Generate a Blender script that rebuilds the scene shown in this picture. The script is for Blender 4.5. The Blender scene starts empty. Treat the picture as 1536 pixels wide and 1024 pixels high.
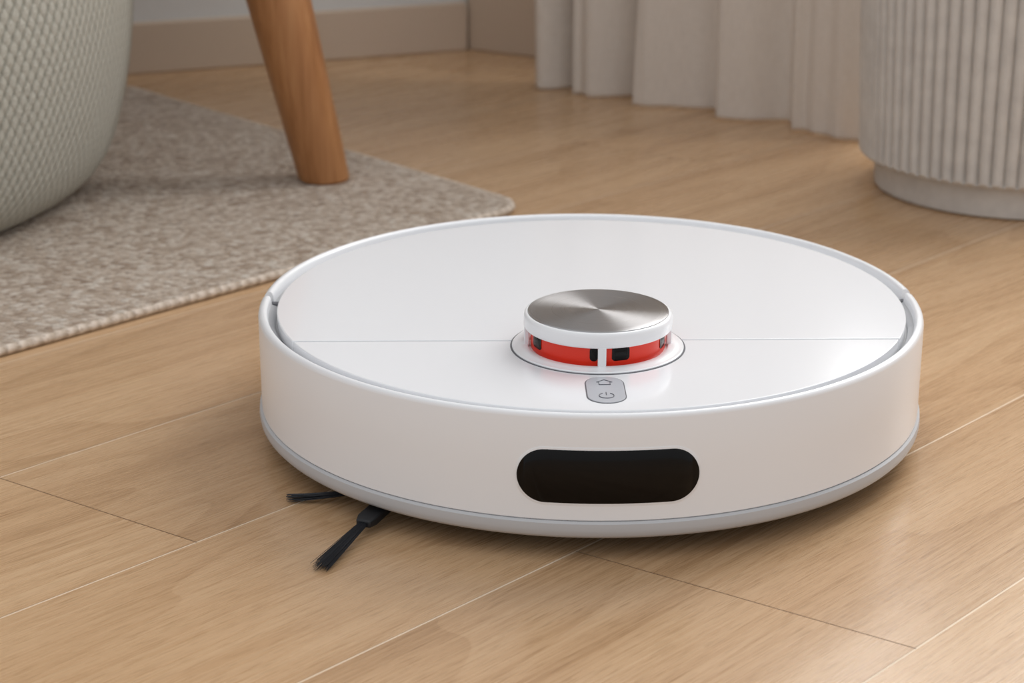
import bpy, math, random
from math import sin, cos, pi, radians, sqrt, atan2
from mathutils import Vector, Matrix
random.seed(7)
S = bpy.context.scene
try:
    S.view_settings.view_transform = 'Standard'
    S.view_settings.look = 'None'
except Exception: pass

# ------------------------------------------------------------ helpers
def lin(r, g, b):
    f = lambda c: (c/255/12.92) if c/255 <= .04045 else ((c/255+.055)/1.055)**2.4
    return (f(r), f(g), f(b), 1)

class NT:
    def __init__(s, name):
        s.m = bpy.data.materials.new(name); s.m.use_nodes = True
        s.t = s.m.node_tree; s.b = s.t.nodes['Principled BSDF']
    def n(s, typ, **kw):
        nd = s.t.nodes.new(typ)
        for k, v in kw.items(): setattr(nd, k, v)
        return nd
    def l(s, a, b): s.t.links.new(a, b)
    def math(s, op, a, b=None, c=None):
        nd = s.n('ShaderNodeMath', operation=op)
        for i, v in enumerate((a, b, c)):
            if v is None: continue
            if isinstance(v, (int, float)): nd.inputs[i].default_value = v
            else: s.l(v, nd.inputs[i])
        return nd.outputs[0]
    def ramp(s, fac, stops):
        r = s.n('ShaderNodeValToRGB'); e = r.color_ramp.elements
        while len(e) < len(stops): e.new(.5)
        for el, (p, c) in zip(e, stops): el.position = p; el.color = c
        s.l(fac, r.inputs[0]); return r.outputs[0]
    def noise(s, vec, scale, detail=3, rough=.55, dist=0):
        nd = s.n('ShaderNodeTexNoise'); nd.inputs['Scale'].default_value = scale
        nd.inputs['Detail'].default_value = detail; nd.inputs['Roughness'].default_value = rough
        nd.inputs['Distortion'].default_value = dist
        if vec is not None: s.l(vec, nd.inputs['Vector'])
        return nd.outputs[0]
    def mapping(s, vec, scale=(1,1,1), loc=(0,0,0), rot=(0,0,0)):
        nd = s.n('ShaderNodeMapping'); nd.inputs['Scale'].default_value = scale
        nd.inputs['Location'].default_value = loc; nd.inputs['Rotation'].default_value = rot
        s.l(vec, nd.inputs['Vector']); return nd.outputs[0]
    def bump(s, h, strength, dist):
        nd = s.n('ShaderNodeBump'); nd.inputs['Strength'].default_value = strength
        nd.inputs['Distance'].default_value = dist; s.l(h, nd.inputs['Height'])
        s.l(nd.outputs[0], s.b.inputs['Normal']); return nd
    def mix(s, fac, a, b, mode='MIX'):
        nd = s.n('ShaderNodeMixRGB', blend_type=mode)
        for i, v in enumerate((fac, a, b)):
            if isinstance(v, (int, float)): nd.inputs[i].default_value = v
            elif isinstance(v, tuple): nd.inputs[i].default_value = v
            else: s.l(v, nd.inputs[i])
        return nd.outputs[0]
    def set(s, **kw):
        for k, v in kw.items(): s.b.inputs[k.replace('_', ' ')].default_value = v

def simple(name, col, rough=.4, metal=0, coat=0, spec=.5, tex=True):
    t = NT(name); t.set(Base_Color=col, Roughness=rough, Metallic=metal, Coat_Weight=coat)
    t.b.inputs['Specular IOR Level'].default_value = spec
    t.b.inputs['Coat Roughness'].default_value = .08
    if tex:
        tc = t.n('ShaderNodeTexCoord').outputs['Object']
        nz = t.noise(tc, 40, 2)
        r = t.n('ShaderNodeMapRange'); t.l(nz, r.inputs[0])
        r.inputs['To Min'].default_value = rough*.97; r.inputs['To Max'].default_value = rough*1.03
        t.l(r.outputs[0], t.b.inputs['Roughness'])
    return t.m

def mesh(name, verts, faces, mat, parent=None, loc=(0,0,0), smooth=35, mats=None, fmi=None):
    me = bpy.data.meshes.new(name); me.from_pydata([tuple(v) for v in verts], [], faces)
    me.validate(); me.update()
    o = bpy.data.objects.new(name, me); S.collection.objects.link(o)
    for m in (mats or [mat]): me.materials.append(m)
    if fmi:
        for p, i in zip(me.polygons, fmi): p.material_index = i
    if smooth:
        for p in me.polygons: p.use_smooth = True
        me.set_sharp_from_angle(angle=radians(smooth))
    o.location = loc
    if parent: o.parent = parent
    return o

def fixn(o):
    import bmesh
    bm = bmesh.new(); bm.from_mesh(o.data); bmesh.ops.recalc_face_normals(bm, faces=bm.faces)
    bm.to_mesh(o.data); bm.free(); return o

def bevel(o, w, seg=3):
    m = o.modifiers.new('bevel', 'BEVEL'); m.width = w; m.segments = seg
    m.limit_method = 'ANGLE'; m.angle_limit = radians(40); m.harden_normals = False
    return o

def empty(name, loc=(0,0,0)):
    e = bpy.data.objects.new(name, None); S.collection.objects.link(e); e.location = loc
    e.empty_display_size = .05; return e

def lathe(name, prof, mat, n=128, parent=None, loc=(0,0,0), smooth=35, rfn=None):
    v, f = [], []; k = len(prof)
    for i in range(n):
        a = 2*pi*i/n
        for (r, z) in prof:
            rr = rfn(r, z, a) if rfn else r
            v.append((rr*cos(a), rr*sin(a), z))
    for i in range(n):
        j = (i+1) % n
        for q in range(k-1):
            f.append((i*k+q, j*k+q, j*k+q+1, i*k+q+1))
    o = mesh(name, v, f, mat, parent, loc, smooth)
    import bmesh
    bm = bmesh.new(); bm.from_mesh(o.data); bmesh.ops.remove_doubles(bm, verts=bm.verts, dist=1e-6)
    bmesh.ops.recalc_face_normals(bm, faces=bm.faces); bm.to_mesh(o.data); bm.free()
    for p in o.data.polygons: p.use_smooth = True
    o.data.set_sharp_from_angle(angle=radians(smooth))
    return o

def sweep(name, pfn, a0, a1, n, mat, parent=None, smooth=40):
    """closed profile swept round Z from angle a0 to a1 (degrees), capped"""
    v, f = [], []
    full = abs((a1-a0)-360) < 1e-6
    cnt = n if full else n+1
    for i in range(cnt):
        a = radians(a0+(a1-a0)*i/n)
        p = pfn(a); k = len(p)
        for r, z in p: v.append((r*cos(a), r*sin(a), z))
    for i in range(n):
        j = (i+1) % cnt
        for q in range(k):
            w = (q+1) % k
            f.append((i*k+q, j*k+q, j*k+w, i*k+w))
    if not full:
        f.append(tuple(range(k))[::-1]); f.append(tuple((cnt-1)*k+q for q in range(k)))
    o = mesh(name, v, f, mat, parent, smooth=0); fixn(o)
    for p in o.data.polygons: p.use_smooth = True
    o.data.set_sharp_from_angle(angle=radians(smooth))
    return o

def prism(name, pts, z0, z1, mat, parent=None, bev=0, loc=(0,0,0), seg=3):
    n = len(pts)
    v = [(x, y, z0) for x, y in pts]+[(x, y, z1) for x, y in pts]
    f = [tuple(range(n))[::-1], tuple(range(n, 2*n))]
    f += [(i, (i+1) % n, n+(i+1) % n, n+i) for i in range(n)]
    o = mesh(name, v, f, mat, parent, loc, smooth=40); fixn(o)
    if bev: bevel(o, bev, seg)
    return o

def box(name, c, s, mat, parent=None, bev=0, rotz=0):
    x, y = s[0]/2, s[1]/2
    o = prism(name, [(-x,-y),(x,-y),(x,y),(-x,y)], -s[2]/2, s[2]/2, mat, parent, bev, loc=c)
    o.rotation_euler = (0, 0, rotz); return o

def curve(name, paths, r, mat, parent=None, cyclic=None):
    c = bpy.data.curves.new(name, 'CURVE'); c.dimensions = '3D'; c.bevel_depth = r; c.bevel_resolution = 1
    for i, p in enumerate(paths):
        s = c.splines.new('POLY'); s.points.add(len(p)-1)
        for q, pt in zip(s.points, p): q.co = (*pt, 1)
        s.use_cyclic_u = bool(cyclic and cyclic[i])
    c.materials.append(mat)
    o = bpy.data.objects.new(name, c); S.collection.objects.link(o)
    if parent: o.parent = parent
    return o

# ------------------------------------------------------------ materials
white = simple('white_plastic', lin(241, 242, 244), .28, coat=.2)
lidm = simple('lid_gloss_white', lin(235, 236, 239), .22, coat=.4)
offw = simple('groove_plastic', lin(184, 185, 187), .45, spec=.3)
skirtm = simple('skirt_grey', lin(190, 191, 193), .4)
dark = simple('dark_gap', lin(70, 70, 72), .6)
under = simple('underbody_shade', lin(44, 44, 46), .6)  # dark tone chosen to swallow bounce light beneath the robot
linem = simple('line_grey', lin(98, 99, 104), .5)
blackgl = simple('black_glass', lin(7, 6, 6), .12, spec=.22)
frame_m = simple('window_bezel', lin(238, 239, 241), .3)
redm = simple('red_plastic', lin(234, 50, 22), .35)
blackm = simple('black_rubber', lin(20, 22, 26), .55)
btn = simple('button_grey', lin(178, 180, 186), .35)
iconm = simple('icon_grey', lin(94, 96, 104), .4)
bristm = simple('bristle_black', lin(18, 22, 30), .5)

def brushed():
    t = NT('brushed_metal'); t.set(Base_Color=lin(184, 184, 186), Metallic=1.0, Roughness=.28, Anisotropic=.95)
    t.b.inputs['Anisotropic Rotation'].default_value = .25
    tg = t.n('ShaderNodeTangent', direction_type='RADIAL', axis='Z')
    t.l(tg.outputs[0], t.b.inputs['Tangent'])
    tc = t.n('ShaderNodeTexCoord').outputs['Object']
    sp = t.n('ShaderNodeSeparateXYZ'); t.l(tc, sp.inputs[0])
    r = t.math('SQRT', t.math('ADD', t.math('MULTIPLY', sp.outputs[0], sp.outputs[0]), t.math('MULTIPLY', sp.outputs[1], sp.outputs[1])))
    nz = t.n('ShaderNodeTexNoise', noise_dimensions='1D'); nz.inputs['Scale'].default_value = 4000
    t.l(r, nz.inputs['W'])
    mr = t.n('ShaderNodeMapRange'); t.l(nz.outputs[0], mr.inputs[0]); mr.inputs['To Min'].default_value = .24; mr.inputs['To Max'].default_value = .36
    t.l(mr.outputs[0], t.b.inputs['Roughness'])
    return t.m
metal = brushed()

def floor_mat():
    t = NT('oak_planks')
    tc = t.n('ShaderNodeTexCoord').outputs['Object']
    at = t.n('ShaderNodeAttribute', attribute_name='tone')
    off = t.n('ShaderNodeVectorMath', operation='MULTIPLY_ADD')
    t.l(at.outputs['Color'], off.inputs[0]); off.inputs[1].default_value = (13, 7, 5); t.l(tc, off.inputs[2])
    vec = off.outputs[0]
    big = t.noise(t.mapping(vec, (1.2, 8, 1)), 1.0, 1, .4, .5)
    rings = t.math('FRACT', t.math('MULTIPLY', big, 16.0))
    rings = t.math('POWER', rings, 2.0)
    fine = t.noise(t.mapping(vec, (9, 520, 1)), 1.0, 4, .7)
    pores = t.noise(t.mapping(vec, (60, 1600, 1)), 1.0, 2, .6)
    mid = t.noise(t.mapping(vec, (.8, 24, 1)), 1.0, 3, .55, .2)
    g = t.math('ADD', t.math('MULTIPLY', rings, -.09), t.math('ADD', t.math('MULTIPLY', fine, .48), t.math('MULTIPLY', mid, .42)))
    col = t.ramp(g, [(.24, lin(172, 135, 98)), (.42, lin(196, 160, 122)), (.60, lin(210, 177, 140))])
    pr = t.ramp(pores, [(.35, (.66, .60, .53, 1)), (.47, (1, 1, 1, 1))])
    col = t.mix(.6, col, pr, 'MULTIPLY')
    sp = t.n('ShaderNodeSeparateColor'); t.l(at.outputs['Color'], sp.inputs[0])
    tone = t.ramp(sp.outputs[0], [(0, (.92, .91, .90, 1)), (1, (1.02, 1.02, 1.01, 1))])
    col = t.mix(1, col, tone, 'MULTIPLY')
    t.l(col, t.b.inputs['Base Color'])
    rr = t.n('ShaderNodeMapRange'); t.l(fine, rr.inputs[0]); rr.inputs['To Min'].default_value = .20; rr.inputs['To Max'].default_value = .35
    t.l(rr.outputs[0], t.b.inputs['Roughness'])
    h = t.math('ADD', t.math('MULTIPLY', pores, .5), fine)
    t.bump(h, .09, .0005)
    return t.m
oak = floor_mat()
seam_l = simple('seam_highlight', lin(240, 220, 195), .6)  # bevel highlight along the long seams, painted as a pale gap colour
seam_d = simple('seam_dark', lin(112, 82, 56), .7)

def paint(name, c, sc=200):
    t = NT(name); t.set(Roughness=.7)
    tc = t.n('ShaderNodeTexCoord').outputs['Object']; nz = t.noise(tc, sc, 2)
    t.l(t.ramp(nz, [(0, tuple(x*.96 for x in c[:3])+(1,)), (1, c)]), t.b.inputs['Base Color'])
    t.bump(nz, .05, .001); return t.m
wallm = paint('wall_paint', lin(210, 209, 207))
basem = paint('baseboard_paint', lin(198, 180, 161))

def wood_leg():
    t = NT('oak_leg'); tc = t.n('ShaderNodeTexCoord').outputs['Object']
    a = t.noise(t.mapping(tc, (60, 60, 3)), 1, 4, .6, .4); b = t.noise(t.mapping(tc, (300, 300, 12)), 1, 3)
    g = t.math('ADD', t.math('MULTIPLY', a, .6), t.math('MULTIPLY', b, .4))
    t.l(t.ramp(g, [(.35, lin(150, 99, 57)), (.52, lin(172, 119, 74)), (.68, lin(188, 137, 90))]), t.b.inputs['Base Color'])
    t.set(Roughness=.45); t.bump(b, .1, .0006); return t.m
legm = wood_leg()

def rug_mat():
    t = NT('woven_rug'); tc = t.n('ShaderNodeTexCoord').outputs['Object']
    vo = t.n('ShaderNodeTexVoronoi'); vo.inputs['Scale'].default_value = 1
    t.l(t.mapping(tc, (190, 270, 1), rot=(0, 0, radians(-47))), vo.inputs['Vector'])
    dots = vo.outputs['Distance']; cell = t.n('ShaderNodeSeparateColor'); t.l(vo.outputs['Color'], cell.inputs[0])
    big = t.noise(tc, 70, 3, .6); fz = t.noise(tc, 700, 3, .75)
    f = t.math('ADD', t.math('MULTIPLY', cell.outputs[0], .46), t.math('ADD', t.math('MULTIPLY', big, .45), t.math('MULTIPLY', fz, .24)))
    col = t.ramp(f, [(.28, lin(160, 137, 118)), (.46, lin(196, 177, 158)), (.64, lin(218, 203, 187)), (.85, lin(234, 225, 213))])
    edge = t.ramp(dots, [(.25, (1,1,1,1)), (.8, (.80,.76,.72,1))])
    t.l(t.mix(.75, col, edge, 'MULTIPLY'), t.b.inputs['Base Color'])
    t.set(Roughness=.95); t.b.inputs['Specular IOR Level'].default_value = .1
    t.b.inputs['Sheen Weight'].default_value = .15
    h = t.math('SUBTRACT', t.math('ADD', t.math('MULTIPLY', big, .5), t.math('MULTIPLY', fz, .7)), dots)
    t.bump(h, .85, .0035); return t.m
rugm = rug_mat()
def bind_mat():
    t = NT('rug_binding'); tc = t.n('ShaderNodeTexCoord').outputs['Object']
    sp = t.n('ShaderNodeSeparateXYZ'); t.l(tc, sp.inputs[0])
    nz = t.noise(tc, 260, 3)
    w = t.math('SINE', t.math('ADD', t.math('MULTIPLY', t.math('ADD', sp.outputs[0], sp.outputs[1]), 520), t.math('MULTIPLY', nz, 4)))
    f = t.math('ADD', t.math('MULTIPLY', w, .16), nz)
    t.l(t.ramp(f, [(.25, lin(184, 167, 149)), (.7, lin(222, 209, 195))]), t.b.inputs['Base Color'])
    t.set(Roughness=.95); t.bump(f, .7, .002); return t.m
bindm = bind_mat()

def knit_mat():
    t = NT('sage_knit'); uv = t.n('ShaderNodeTexCoord').outputs['UV']
    wn = t.noise(t.mapping(uv, (14, 5, 1)), 1, 3)
    sp = t.n('ShaderNodeSeparateXYZ'); t.l(uv, sp.inputs[0])
    u = t.math('ADD', t.math('MULTIPLY', sp.outputs[0], 200), t.math('ADD', t.math('MULTIPLY', sp.outputs[1], -42), t.math('MULTIPLY', wn, 1.6)))
    fr = t.math('FRACT', u)
    tri = t.math('MULTIPLY', t.math('ABSOLUTE', t.math('SUBTRACT', fr, .5)), 2)
    v = t.math('ADD', t.math('MULTIPLY', sp.outputs[1], 110), t.math('MULTIPLY', fr, .9))
    st = t.math('ABSOLUTE', t.math('SINE', t.math('MULTIPLY', v, pi)))
    col_h = t.math('SUBTRACT', 1, t.math('POWER', tri, 2.2))
    fuzz = t.noise(t.mapping(uv, (900, 300, 1)), 1, 3, .7)
    h = t.math('ADD', t.math('MULTIPLY', st, .26), t.math('ADD', t.math('MULTIPLY', col_h, .62), t.math('MULTIPLY', fuzz, .7)))
    t.l(t.ramp(h, [(.35, lin(146, 145, 133)), (.8, lin(183, 182, 170)), (1.0, lin(199, 197, 186))]), t.b.inputs['Base Color'])
    t.set(Roughness=.95); t.b.inputs['Specular IOR Level'].default_value = .1
    t.b.inputs['Sheen Weight'].default_value = .12
    t.bump(h, .75, .005); return t.m
knitm = knit_mat()

def curtain_mat():
    t = NT('linen_curtain'); tc = t.n('ShaderNodeTexCoord').outputs['UV']
    a = t.noise(t.mapping(tc, (600, 60, 1)), 1, 3, .6); b = t.noise(t.mapping(tc, (60, 1500, 1)), 1, 3, .6)
    f = t.math('MULTIPLY', t.math('ADD', a, b), .5)
    t.l(t.ramp(f, [(.3, lin(220, 211, 201)), (.7, lin(238, 230, 221))]), t.b.inputs['Base Color'])
    t.set(Roughness=.9); t.b.inputs['Specular IOR Level'].default_value = .15
    t.bump(f, .2, .001)
    tr = t.n('ShaderNodeBsdfTranslucent'); tr.inputs[0].default_value = lin(228, 216, 204)
    mx = t.n('ShaderNodeMixShader'); mx.inputs[0].default_value = .08
    t.l(t.b.outputs[0], mx.inputs[1]); t.l(tr.outputs[0], mx.inputs[2])
    t.l(mx.outputs[0], t.t.nodes['Material Output'].inputs[0]); return t.m
curtm = curtain_mat()
def ceramic():
    t = NT('planter_ceramic'); tc = t.n('ShaderNodeTexCoord').outputs['Object']
    nz = t.noise(tc, 60, 5, .6)
    t.l(t.ramp(nz, [(.3, lin(196, 192, 187)), (.7, lin(212, 208, 202))]), t.b.inputs['Base Color'])
    t.set(Roughness=.75); t.bump(nz, .15, .001); return t.m
cerm = ceramic()
soilm = paint('soil', lin(60, 45, 35), 90)

# ------------------------------------------------------------ floor
ang = radians(47)
V, F, MI, T = [], [], [], []
SK = -.15; G = .00048
def poly(pts, yref, z=0, mi=0, tone=None):
    b = len(V)
    V.extend([(x+SK*(y-yref), y, z) for x, y in pts]); F.append(tuple(range(b, b+len(pts)))); MI.append(mi)
    T.append(tone or (random.random(), random.random(), random.random(), 1))
def joint(x, y0, y1, yref):
    poly([(x-.0003, y0), (x+.0003, y0), (x+.0003, y1), (x-.0003, y1)], yref, -.00008, 2, (.5, .5, .5, 1))
def plank(x0, x1, y0, y1):
    ym = (y0+y1)/2
    poly([(x0+.0003, y0+G), (x1-.0003, y0+G), (x1-.0003, y1-G), (x0+.0003, y1-G)], ym)
    joint(x1, y0, y1, ym)
def row(y0, y1, cuts):
    for a, b in zip(cuts[:-1], cuts[1:]): plank(a, b, y0, y1)
X0, X1 = -1.2, 3.2
ya = .4315
plank(X0, -.55, .349, .514); plank(-.55, .607, .349, .514)
poly([(.6073, .349+G), (1.75, .349+G), (1.75, .465-G), (.725, .465-G), (.725, .514-G), (.6073, .514-G)], ya)
joint(1.7503, .349, .465, ya); row(.349, .465, [1.7505, 2.9, X1])
plank(X0, -.35, .514, .65)
poly([(-.3498, .514+G), (.7265, .514+G), (.7265, .465+G), (1.35, .465+G), (1.35, .65-G), (-.3498, .65-G)], ya)
row(.465, .65, [1.3505, 2.5, X1])
row(.65, .785, [X0, -.7, .471, 1.62, 2.8, X1])
y = .785; i = 0
while y < 2.6:
    st = [.9, 1.25, .55, 1.45, .25][i % 5]; row(y, y+.15, [X0, st-1.15, st, st+1.15, X1]); y += .15; i += 1
y = .349
i = 0
while y > -1.6:
    st = [1.35, .35, .8][i % 3]; row(y-.15, y, [X0, st-1.15, st, st+1.15, X1]); y -= .15; i += 1
b = len(V)
V.extend([(X0, -1.8, -.00015), (X1, -1.8, -.00015), (X1, 2.75, -.00015), (X0, 2.75, -.00015),
          (X0, -1.8, -.03), (X1, -1.8, -.03), (X1, 2.75, -.03), (X0, 2.75, -.03)])
for q in [(b, b+1, b+2, b+3), (b+7, b+6, b+5, b+4), (b, b+4, b+5, b+1), (b+1, b+5, b+6, b+2), (b+2, b+6, b+7, b+3), (b+3, b+7, b+4, b)]:
    F.append(q); MI.append(1); T.append((.5, .5, .5, 1))
fl = mesh('floor', V, F, None, smooth=0, mats=[oak, seam_l, seam_d], fmi=MI)
ca = fl.data.color_attributes.new('tone', 'FLOAT_COLOR', 'CORNER')
for p in fl.data.polygons:
    for li in p.loop_indices: ca.data[li].color = T[p.index]
fl.rotation_euler = (0, 0, ang)

# ------------------------------------------------------------ walls
C = Vector((-.044, 2.137)); d1 = Vector((-.92, -.39)).normalized(); d2 = Vector((.819, -.574)).normalized()
n1 = Vector((.39, -.92)).normalized(); n2 = Vector((-.574, -.819)).normalized()   # into room
def wallbox(name, d, n, s0, s1, z0, z1, t0, t1, mat, parent=None, bev=0):
    P = [C+d*s0+n*t0, C+d*s1+n*t0, C+d*s1+n*t1, C+d*s0+n*t1]
    return prism(name, [(p.x, p.y) for p in P], z0, z1, mat, parent, bev)
wallbox('wall_back', d1, n1, -.05, 2.2, 0, 2.4, -.08, 0, wallm)
wr = empty('wall_right')
for nm, s0, s1, z0, z1 in [('lower', -.05, 1.9, 0, .36), ('upper', -.05, 1.9, 1.9, 2.4), ('pier_a', -.05, .34, .36, 1.9), ('pier_b', 1.3, 1.9, .36, 1.9)]:
    wallbox(nm, d2, n2, s0, s1, z0, z1, -.08, 0, wallm, wr)
wallbox('baseboard_back', d1, n1, .012, 2.2, 0, .054, 0, .012, basem, None, .002)
wallbox('baseboard_right', d2, n2, 0, 1.9, 0, .125, 0, .012, basem, None, .002)
win = empty('window_1')
for nm, s0, s1, z0, z1 in [('sill', .32, 1.32, .345, .365), ('head', .34, 1.3, 1.87, 1.9), ('jamb_a', .34, .37, .365, 1.87), ('jamb_b', 1.27, 1.3, .365, 1.87), ('mullion', .81, .83, .365, 1.87)]:
    wallbox(nm, d2, n2, s0, s1, z0, z1, -.07, .006, white, win, .002)

# ------------------------------------------------------------ curtain
cur = empty('curtain')
A = Vector((.030, 1.922)); B = Vector((.324, 1.652)); dd = (B-A).normalized(); nn = Vector((-dd.y, dd.x)); nn = -nn if nn.y > 0 else nn
L = (B-A).length
NS, NZ = 460, 60
vs, fs, uvs = [], [], []
zmax = 2.25
def pleat(x):
    c = .5+.5*cos(x); return 1-2*(c**2.0)
for j in range(NZ+1):
    fz = (j/NZ)**1.6; z = .0008+fz*(zmax-.0008)
    for i in range(NS+1):
        s = i/NS
        ph = 2*pi*(7.0*s-2.4*s*s) + .18*sin(5*z+1.3) + .6*sin(s*9+z*2)
        amp = .021*(1-.30*s)
        off = amp*pleat(ph+.6)+.005*sin(1.7*ph+2.1)+.0022*sin(2*pi*15*s+z*3)
        lat = .008*sin(ph+2.1)
        off *= (1+.2*sin(z*4+s*7))
        p = A+dd*(s*L+lat)+nn*off
        vs.append((p.x, p.y, z)); uvs.append((s*.7, z))
W = NS+1
for j in range(NZ):
    for i in range(NS): fs.append((j*W+i, j*W+i+1, (j+1)*W+i+1, (j+1)*W+i))
co = mesh('drape', vs, fs, curtm, cur, smooth=80)
uvl = co.data.uv_layers.new(name='UVMap')
for lp in co.data.loops: uvl.data[lp.index].uv = uvs[lp.vertex_index]
sm = co.modifiers.new('thick', 'SOLIDIFY'); sm.thickness = .0016
rp = [(A-dd*.06), (B+dd*.62)]
curve('rod', [[(rp[0].x, rp[0].y, 2.26), (rp[1].x, rp[1].y, 2.26)]], .01, linem, cur)
for k, p in enumerate(rp):
    q = p - nn*.16
    curve('bracket_%d' % k, [[(p.x, p.y, 2.26), (q.x, q.y, 2.26)]], .007, linem, cur)

# ------------------------------------------------------------ rug
rug = empty('rug')
c0 = Vector((.014, 1.404)); e1 = Vector((-.677, -.736)).normalized(); e2 = Vector((-.644, .765)).normalized()
def rp2(a, b_): p = c0+e1*a+e2*b_; return (p.x, p.y)
def rug_outline(inset, r=.03):
    L1, L2 = 1.0, .64; pts = []
    for (ca_, cb_, a0) in [(r, r, 180), (L1-r, r, 270), (L1-r, L2-r, 0), (r, L2-r, 90)]:
        for k in range(9):
            t = radians(a0+k*90/8); pts.append(rp2(ca_+(r-inset)*cos(t), cb_+(r-inset)*sin(t)))
    return pts
prism('weave', rug_outline(.004), .0002, .0062, rugm, rug, .0015)
o = rug_outline(.003)
curve('binding', [[(x, y, .0034) for x, y in o]], .0032, bindm, rug, [True])

# ------------------------------------------------------------ pouf
pf = empty('knitted_pouf', (-.580, 1.398, .0062))
prof = [(0, 0), (.12, 0), (.212, .0006), (.231, .004), (.246, .013), (.258, .026), (.268, .045), (.277, .075), (.284, .11), (.289, .15), (.291, .19), (.289, .23), (.279, .27), (.259, .305), (.225, .33), (.18, .345), (.11, .352), (0, .354)]
def resample(P, m):
    out = []
    for i in range(len(P)-1):
        p0 = P[max(i-1, 0)]; p1 = P[i]; p2 = P[i+1]; p3 = P[min(i+2, len(P)-1)]
        for k in range(m):
            t = k/m
            out.append(tuple(.5*((2*p1[c])+(-p0[c]+p2[c])*t+(2*p0[c]-5*p1[c]+4*p2[c]-p3[c])*t*t+(-p0[c]+3*p1[c]-3*p2[c]+p3[c])*t**3) for c in (0, 1)))
    out.append(P[-1]); return [(max(r, 0), max(z, 0)) for r, z in out]
pr = resample(prof, 5)
acc = [0]
for a_, b_ in zip(pr[:-1], pr[1:]): acc.append(acc[-1]+math.dist(a_, b_))
n = 240; k = len(pr); v = []; f = []; uvq = []
for i in range(n+1):
    a = 2*pi*i/n
    for q, (r, z) in enumerate(pr):
        rr = r*(1+.008*sin(3*a+z*9)+.005*sin(7*a))
        v.append((rr*cos(a), rr*sin(a), z)); uvq.append((i/n, acc[q]/acc[-1]*1.0))
for i in range(n):
    for q in range(k-1): f.append((i*k+q, (i+1)*k+q, (i+1)*k+q+1, i*k+q+1))
po = mesh('cover', v, f, knitm, pf, smooth=80)
ul = po.data.uv_layers.new(name='UVMap')
for lp in po.data.loops: ul.data[lp.index].uv = uvq[lp.vertex_index]

# ------------------------------------------------------------ side table (top above frame)
tb = empty('side_table', (-.56, 1.42, .0062))
lathe('top', [(0, .455), (.35, .455), (.357, .458), (.36, .465), (.36, .472), (.356, .478), (.348, .48), (0, .48)], legm, 96, tb)
for k in range(3):
    a = radians(8.1+120*k); R = .412; tilt = .215
    v, f = [], []; m = 32
    zs = [(0, .0185), (.0015, .0203), (.004, .0208), (.15, .0256), (.3, .0295), (.455, .032)]
    for z, r in zs:
        cx, cy = (R-tilt*z)*cos(a), (R-tilt*z)*sin(a)
        for q in range(m): v.append((cx+r*cos(2*pi*q/m), cy+r*sin(2*pi*q/m), z))
    for j in range(len(zs)-1):
        for q in range(m): f.append((j*m+q, j*m+(q+1) % m, (j+1)*m+(q+1) % m, (j+1)*m+q))
    f.append(tuple(range(m))[::-1]); f.append(tuple((len(zs)-1)*m+q for q in range(m)))
    mesh('leg_%d' % (k+1), v, f, legm, tb, smooth=50)

# ------------------------------------------------------------ planter
pl = empty('ribbed_planter', (.4075, 1.480, 0))
NR = 78
def rib(r, z, a):
    if r < .118 or z < .028: return r
    return r + .0050*(abs(cos(a*NR/2))**.6-1)+.0012
prof = [(.1215, .0265), (.1232, .0275), (.1238, .0295)]+[(.1238+.012*(t/20), .0305+t/20*.258) for t in range(0, 21)]+[(.134, .2925), (.130, .294)]
lathe('ribbed_body', [(.10, .0262)]+prof, cerm, NR*14, pl, rfn=rib, smooth=60)
lathe('foot', [(0, .0), (.108, 0), (.1105, .0015), (.1112, .004), (.1118, .025), (.111, .0262), (.09, .0264)], cerm, 96, pl)
lathe('rim', [(.131, .290), (.1335, .2945), (.131, .2965), (.124, .2965), (.121, .294), (.119, .255)], cerm, 96, pl)
lathe('soil', [(0, .262), (.06, .264), (.12, .258)], soilm, 64, pl)
st = []
for k in range(9):
    a = 2*pi*k/9; st.append([(.02*cos(a)*(1+q*.25*q/4), .02*sin(a)*(1+q*.25*q/4), .26+q*.045) for q in range(6)])
leafm = paint('leaf_green', lin(84, 110, 70), 30)
curve('stems', st, .0022, leafm, pl)
v, f = [], []
for s in st:
    for q in (2, 3, 4, 5):
        for sd in (-1, 1):
            x, y_, z = s[q]; a = atan2(y_, x)+sd*.9
            b = len(v); L_ = .06
            for t_, w in [(0, .001), (.3, .014), (.6, .016), (1, .0005)]:
                cx, cy, cz = x+cos(a)*L_*t_, y_+sin(a)*L_*t_, z+.02*sin(t_*2.5)
                v += [(cx-sin(a)*w, cy+cos(a)*w, cz+w*.2), (cx+sin(a)*w, cy-cos(a)*w, cz+w*.2)]
            for m in range(3): f.append((b+2*m, b+2*m+1, b+2*m+3, b+2*m+2))
mesh('leaves', v, f, leafm, pl, smooth=60)

# ------------------------------------------------------------ robot vacuum
rb = empty('robot_vacuum', (.0410, .950, 0)); rb.rotation_euler = (0, 0, radians(.8))
LC, LR = -.006, .1645          # lid circle centre y / radius
RO = .175
def rlid(a):
    s = sin(a); return LC*s+sqrt(LR*LR-LC*LC*cos(a)**2)
def shell(outer, ztop):
    def fn(a):
        rl = rlid(a); Aw = outer-rl; w = .0029+.30*max(0, Aw-.0045); ri = outer-w
        e = min(.0034, w*.6)
        return [(outer-.004, .0195), (outer-.0006, .0195), (outer, .0201), (outer, .045), (outer, ztop-e*1.3), (outer-e*.12, ztop-e*.75), (outer-e*.4, ztop-e*.28),
                (outer-e, ztop), (ri+e*.35, ztop), (ri+.0002, ztop-.0006), (ri-.0003, ztop-.0018), (ri-.0012, .0625), (ri-.0012, .0195)]
    return fn
sweep('front_bumper', shell(RO, .0712), 178.2, 361.8, 260, white, rb)
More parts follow.
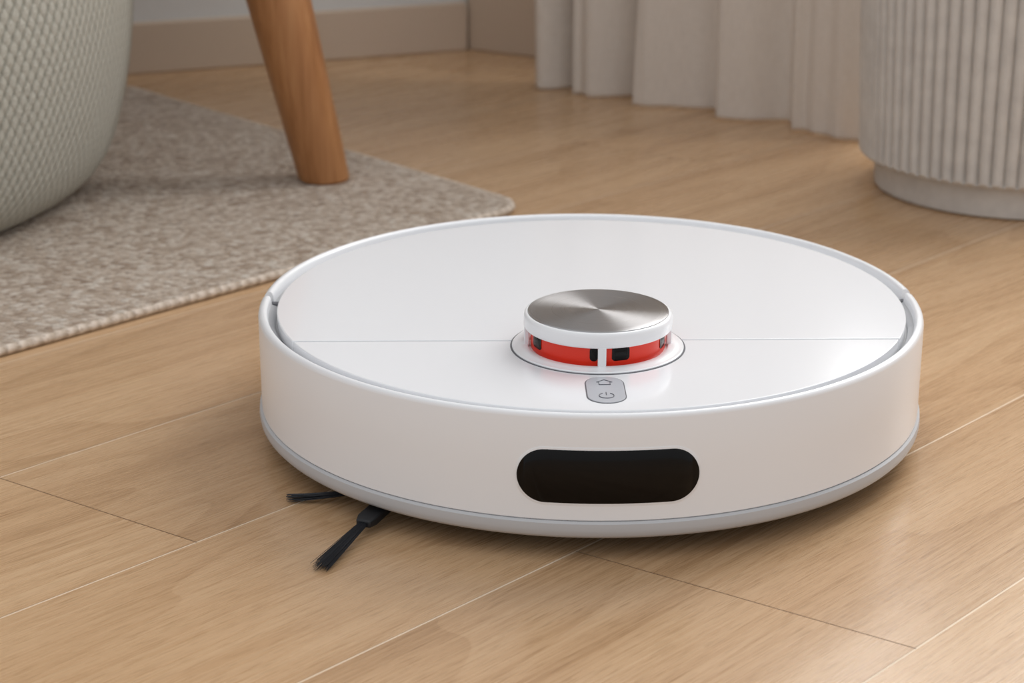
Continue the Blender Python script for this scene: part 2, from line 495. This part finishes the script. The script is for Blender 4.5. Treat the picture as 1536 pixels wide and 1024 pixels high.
sweep('rear_shell', shell(.1742, .0722), 3.0, 177.0, 240, white, rb)
for sx in (-1, 1):
    def hp(_): return [(.166, .03), (.1735, .03), (.1735, .0655), (.1715, .0668), (.166, .0668)]
    sweep('side_joint_%d' % (1 if sx < 0 else 2), hp, (1.8 if sx > 0 else 177.0), (3.0 if sx > 0 else 178.2), 4, linem, rb)
lathe('chassis', [(0, .0115), (.150, .0115), (.166, .0135), (.1705, .018), (.1705, .0625), (0, .0625)], offw, 160, rb)
lathe('underbody_shade_plate', [(0, .0095), (.160, .0095), (.168, .0108), (.1705, .0122), (.1700, .0140), (0, .0140)], under, 160, rb)  # added dark plate under the chassis, cuts bounce to deepen the contact shadow
def sk(_): return [(.160, .0118), (.1722, .0108), (.1746, .0112), (.1760, .0128), (.1765, .0155), (.1762, .0185), (.1752, .0194), (.160, .0194)]
sweep('base_skirt', sk, 0, 360, 240, skirtm, rb)
def tray(a):
    rl = rlid(a); ro = .1742-.0025
    return [(rl-.006, .060), (ro, .060), (ro, .0672), (max(rl+.0012, ro-.0045), .0655), (rl+.0008, .0640), (rl-.006, .0640)]
sweep('lid_tray', tray, 0, 360, 220, offw, rb)
ys = -.072; g = .0006
def arc(y0, side):
    yy = y0-LC; a0 = math.asin(yy/LR)
    if side > 0: A0, A1 = a0, pi-a0
    else: A0, A1 = pi-a0, 2*pi+a0
    return [(LR*cos(A0+(A1-A0)*q/180), LC+LR*sin(A0+(A1-A0)*q/180)) for q in range(181)]
prism('rear_lid', arc(ys+g, 1), .0645, .0716, lidm, rb, .0005)
prism('front_panel', arc(ys-g, -1), .0645, .0716, lidm, rb, .0005)
lathe('lid_underlay', [(0, .0640), (.1632, .0640), (.1632, .0706), (0, .0706)], dark, 128, rb, loc=(0, LC, 0))
TY = -.0805
lathe('turret_gap_ring', [(.0412, .0710), (.0412, .07185), (.0430, .07185), (.0432, .0710)], linem, 128, rb, loc=(0, TY, 0))
lathe('turret_base', [(0, .0712), (.0422, .0712), (.0422, .0722), (.0417, .0726), (.0395, .0726), (.0385, .0731), (.0355, .0733), (.0345, .0730), (.0340, .0719), (0, .0719)], white, 128, rb, loc=(0, TY, 0))
lathe('turret_drum', [(.0325, .0714), (.0330, .0722), (.0330, .0840), (.0300, .0845)], redm, 128, rb, loc=(0, TY, 0))
lathe('turret_cap', [(.026, .0820), (.0354, .0820), (.0361, .0824), (.0364, .0832), (.0364, .0872), (.0362, .0884), (.0357, .0892), (.0351, .0896), (.0345, .0896), (.0344, .0890), (0, .0888)], white, 160, rb, loc=(0, TY, 0), smooth=60)
lathe('turret_disc', [(0, .09045), (.010, .09043), (.020, .09036), (.030, .09024), (.0338, .09018), (.0344, .0900), (.0346, .0894), (.0345, .0888)], metal, 200, rb, loc=(0, TY, 0), smooth=25)
for k in range(4):
    a = -pi/2+2*pi*k/4
    o = box('turret_post_%d' % (k+1), (.0349*cos(a), TY+.0349*sin(a), .0775), (.0040, .0026, .0106), white, rb, .0005, rotz=a+pi/2)
def patch(name, R, cz, hl, hh, mat, cx=0, cy=0, a0=-pi/2, off=.0003, cr=None):
    v, f = [], []
    rr_ = cr or min(hh, hl)
    ss = sorted(set([-hl+ (rr_)*(1-cos(pi/2*q/12)) for q in range(13)]+[hl-(rr_)*(1-cos(pi/2*q/12)) for q in range(13)]+[(-hl+rr_)+(2*hl-2*rr_)*q/20 for q in range(21)]))
    for s in ss:
        t = max(0, abs(s)-(hl-rr_)); h = sqrt(max(1e-10, rr_*rr_-t*t))+(hh-rr_); a = a0+s/R
        for rr, zz in [(R-.0004, cz-h), (R+off*.6, cz-h), (R+off, cz-h*.97), (R+off, cz+h*.97), (R+off*.6, cz+h), (R-.0004, cz+h)]:
            v.append((cx+rr*cos(a), cy+rr*sin(a), zz))
    for i in range(len(ss)-1):
        for q in range(5): f.append((i*6+q, (i+1)*6+q, (i+1)*6+q+1, i*6+q+1))
    return mesh(name, v, f, mat, rb, smooth=50)
for k, (dg, w) in enumerate([(-66, .0042), (-6.6, .0019), (16, .0044), (68, .0038), (130, .005), (-130, .005), (170, .005)]):
    patch('lidar_port_%d' % (k+1), .0330, .0784, w, .0035, blackgl, 0, TY, -pi/2+radians(dg), cr=.0017)
patch('sensor_bezel', RO, .0413, .0427, .0140, frame_m, off=.0003)
patch('sensor_window', RO, .0413, .0416, .0129, blackgl, off=.0006)
def stad(w, h, cy, m=16):
    r = w/2; p = []
    for q in range(m+1): a = pi*q/m; p.append((r*cos(a), cy+(h/2-r)+r*sin(a)))
    for q in range(m+1): a = pi+pi*q/m; p.append((r*cos(a), cy-(h/2-r)+r*sin(a)))
    return p
prism('button_surround', stad(.0184, .0356, -.1440), .0700, .07175, linem, rb)
prism('button_pad', stad(.0174, .0346, -.1440), .0700, .0720, btn, rb, .0002)
z = .0721
hy = -.1350
curve('home_icon', [[(-.0036, hy+.0004, z), (0, hy+.0036, z), (.0036, hy+.0004, z), (.0026, hy+.0004, z), (.0026, hy-.0030, z), (-.0026, hy-.0030, z), (-.0026, hy+.0004, z)]], .00022, iconm, rb, [True])
py = -.1525
pts = [(.0034*cos(radians(90+32+q*(296/24))), py+.0034*sin(radians(90+32+q*(296/24))), z) for q in range(25)]
curve('power_icon', [pts, [(0, py+.0008, z), (0, py+.0042, z)]], .00022, iconm, rb)
for k, (x, y_) in enumerate([(-.115, 0.005), (.115, 0.005)]):
    o = lathe('drive_wheel_%d' % (k+1), [(0, -.011), (.022, -.011), (.0265, -.009), (.027, 0), (.0265, .009), (.022, .011), (0, .011)], blackm, 48, rb, loc=(x, y_, .0270))
    o.rotation_euler = (0, pi/2, 0)
o = lathe('caster_wheel', [(0, -.006), (.008, -.006), (.0098, -.003), (.0098, .003), (.008, .006), (0, .006)], blackm, 32, rb, loc=(0, -.115, .0098)); o.rotation_euler = (0, pi/2, 0)
# side brush
hx, hy_ = -.094, -.104
lathe('brush_hub', [(0, .0045), (.009, .0045), (.0115, .0065), (.0115, .0120), (0, .0120)], blackm, 32, rb, loc=(hx, hy_, 0))
def arm(idx, deg, Ln, stub, wid, fan, nb, bend=0, taper=.7):
    a = radians(deg); dx, dy = cos(a), sin(a); px_, py_ = -dy, dx
    v, f = [], []
    for t_, w, z0, z1 in [(.008, wid, .006, .0095), (stub*.9, wid*.95, .0042, .0085), (stub, wid*taper, .0042, .0078)]:
        for sx, zz in [(-1, z0), (1, z0), (1, z1), (-1, z1)]:
            v.append((hx+dx*t_+px_*w*sx, hy_+dy*t_+py_*w*sx, zz))
    for j in range(2):
        for q in range(4): f.append((j*4+q, j*4+(q+1) % 4, j*4+4+(q+1) % 4, j*4+4+q))
    f += [(3, 2, 1, 0), (8, 9, 10, 11)]
    bevel(fixn(mesh('brush_arm_%d' % idx, v, f, blackm, rb, smooth=30)), .0008, 2)
    v, f = [], []
    for i in range(nb):
        r0 = random.uniform(-1, 1); fa = r0*fan+random.uniform(-.01, .01); ll = Ln*random.uniform(.94, 1.02)
        zr = random.uniform(-1, 1)*.0008
        prev = None
        for q in range(6):
            t_ = q/5; dist = stub-.003+(ll-stub+.003)*t_
            side = r0*wid*.35+math.tan(fa)*(dist-stub)+bend*t_*t_
            zz = .0060+zr*(1+t_)-.0040*t_
            cx, cy = hx+dx*dist+px_*side, hy_+dy*dist+py_*side
            w = .00026*(1-.5*t_); b = len(v)
            for c_, s_ in ((1, 0), (0, 1), (-1, 0), (0, -1)): v.append((cx+px_*w*c_, cy+py_*w*c_, max(.0004, zz+w*s_)))
            if prev is not None:
                for m in range(4): f.append((prev+m, prev+(m+1) % 4, b+(m+1) % 4, b+m))
            prev = b
    mesh('bristles_%d' % idx, v, f, bristm, rb, smooth=60)
arm(1, 245.5, .088, .046, .0052, .055, 90)
arm(2, 187, .058, .026, .0034, .03, 60, -.005)
arm(3, 68, .070, .034, .0042, .08, 40)

# ------------------------------------------------------------ light
w = bpy.data.worlds.new('World'); S.world = w; w.use_nodes = True
wt = w.node_tree; bg = wt.nodes['Background']; bg.inputs[1].default_value = .93
tc = wt.nodes.new('ShaderNodeTexCoord'); sp = wt.nodes.new('ShaderNodeSeparateXYZ'); wt.links.new(tc.outputs['Generated'], sp.inputs[0])
rm = wt.nodes.new('ShaderNodeValToRGB'); rm.color_ramp.elements[0].position = 0; rm.color_ramp.elements[0].color = (.57, .58, .60, 1)
rm.color_ramp.elements[1].position = 1; rm.color_ramp.elements[1].color = (.93, .945, .97, 1)
mr = wt.nodes.new('ShaderNodeMapRange'); mr.inputs['From Min'].default_value = -.1; mr.inputs['From Max'].default_value = .8
wt.links.new(sp.outputs[2], mr.inputs[0]); wt.links.new(mr.outputs[0], rm.inputs[0]); wt.links.new(rm.outputs[0], bg.inputs[0])
def area(name, loc, target, sx, sy, P, col=(1, 1, 1)):
    l = bpy.data.lights.new(name, 'AREA'); l.shape = 'RECTANGLE'; l.size = sx; l.size_y = sy; l.energy = P; l.color = col
    o = bpy.data.objects.new(name, l); S.collection.objects.link(o); o.location = loc
    o.rotation_euler = (Vector(target)-Vector(loc)).to_track_quat('-Z', 'Y').to_euler(); return o
wc = C+d2*.82-n2*.05
area('window_daylight', (wc.x, wc.y, 1.13), (wc.x+n2.x, wc.y+n2.y, 1.13), .90, 1.48, 28, (1, .98, .955))

# ------------------------------------------------------------ camera
cd = bpy.data.cameras.new('camera'); cam = bpy.data.objects.new('camera', cd); S.collection.objects.link(cam)
cam.location = (0, 0, .368); cam.rotation_euler = (radians(90-18.7), 0, 0)
cd.sensor_width = 36; cd.lens = 36*2800/1536; cd.clip_start = .01
cd.dof.use_dof = True; cd.dof.focus_distance = .88; cd.dof.aperture_fstop = 13
S.camera = cam
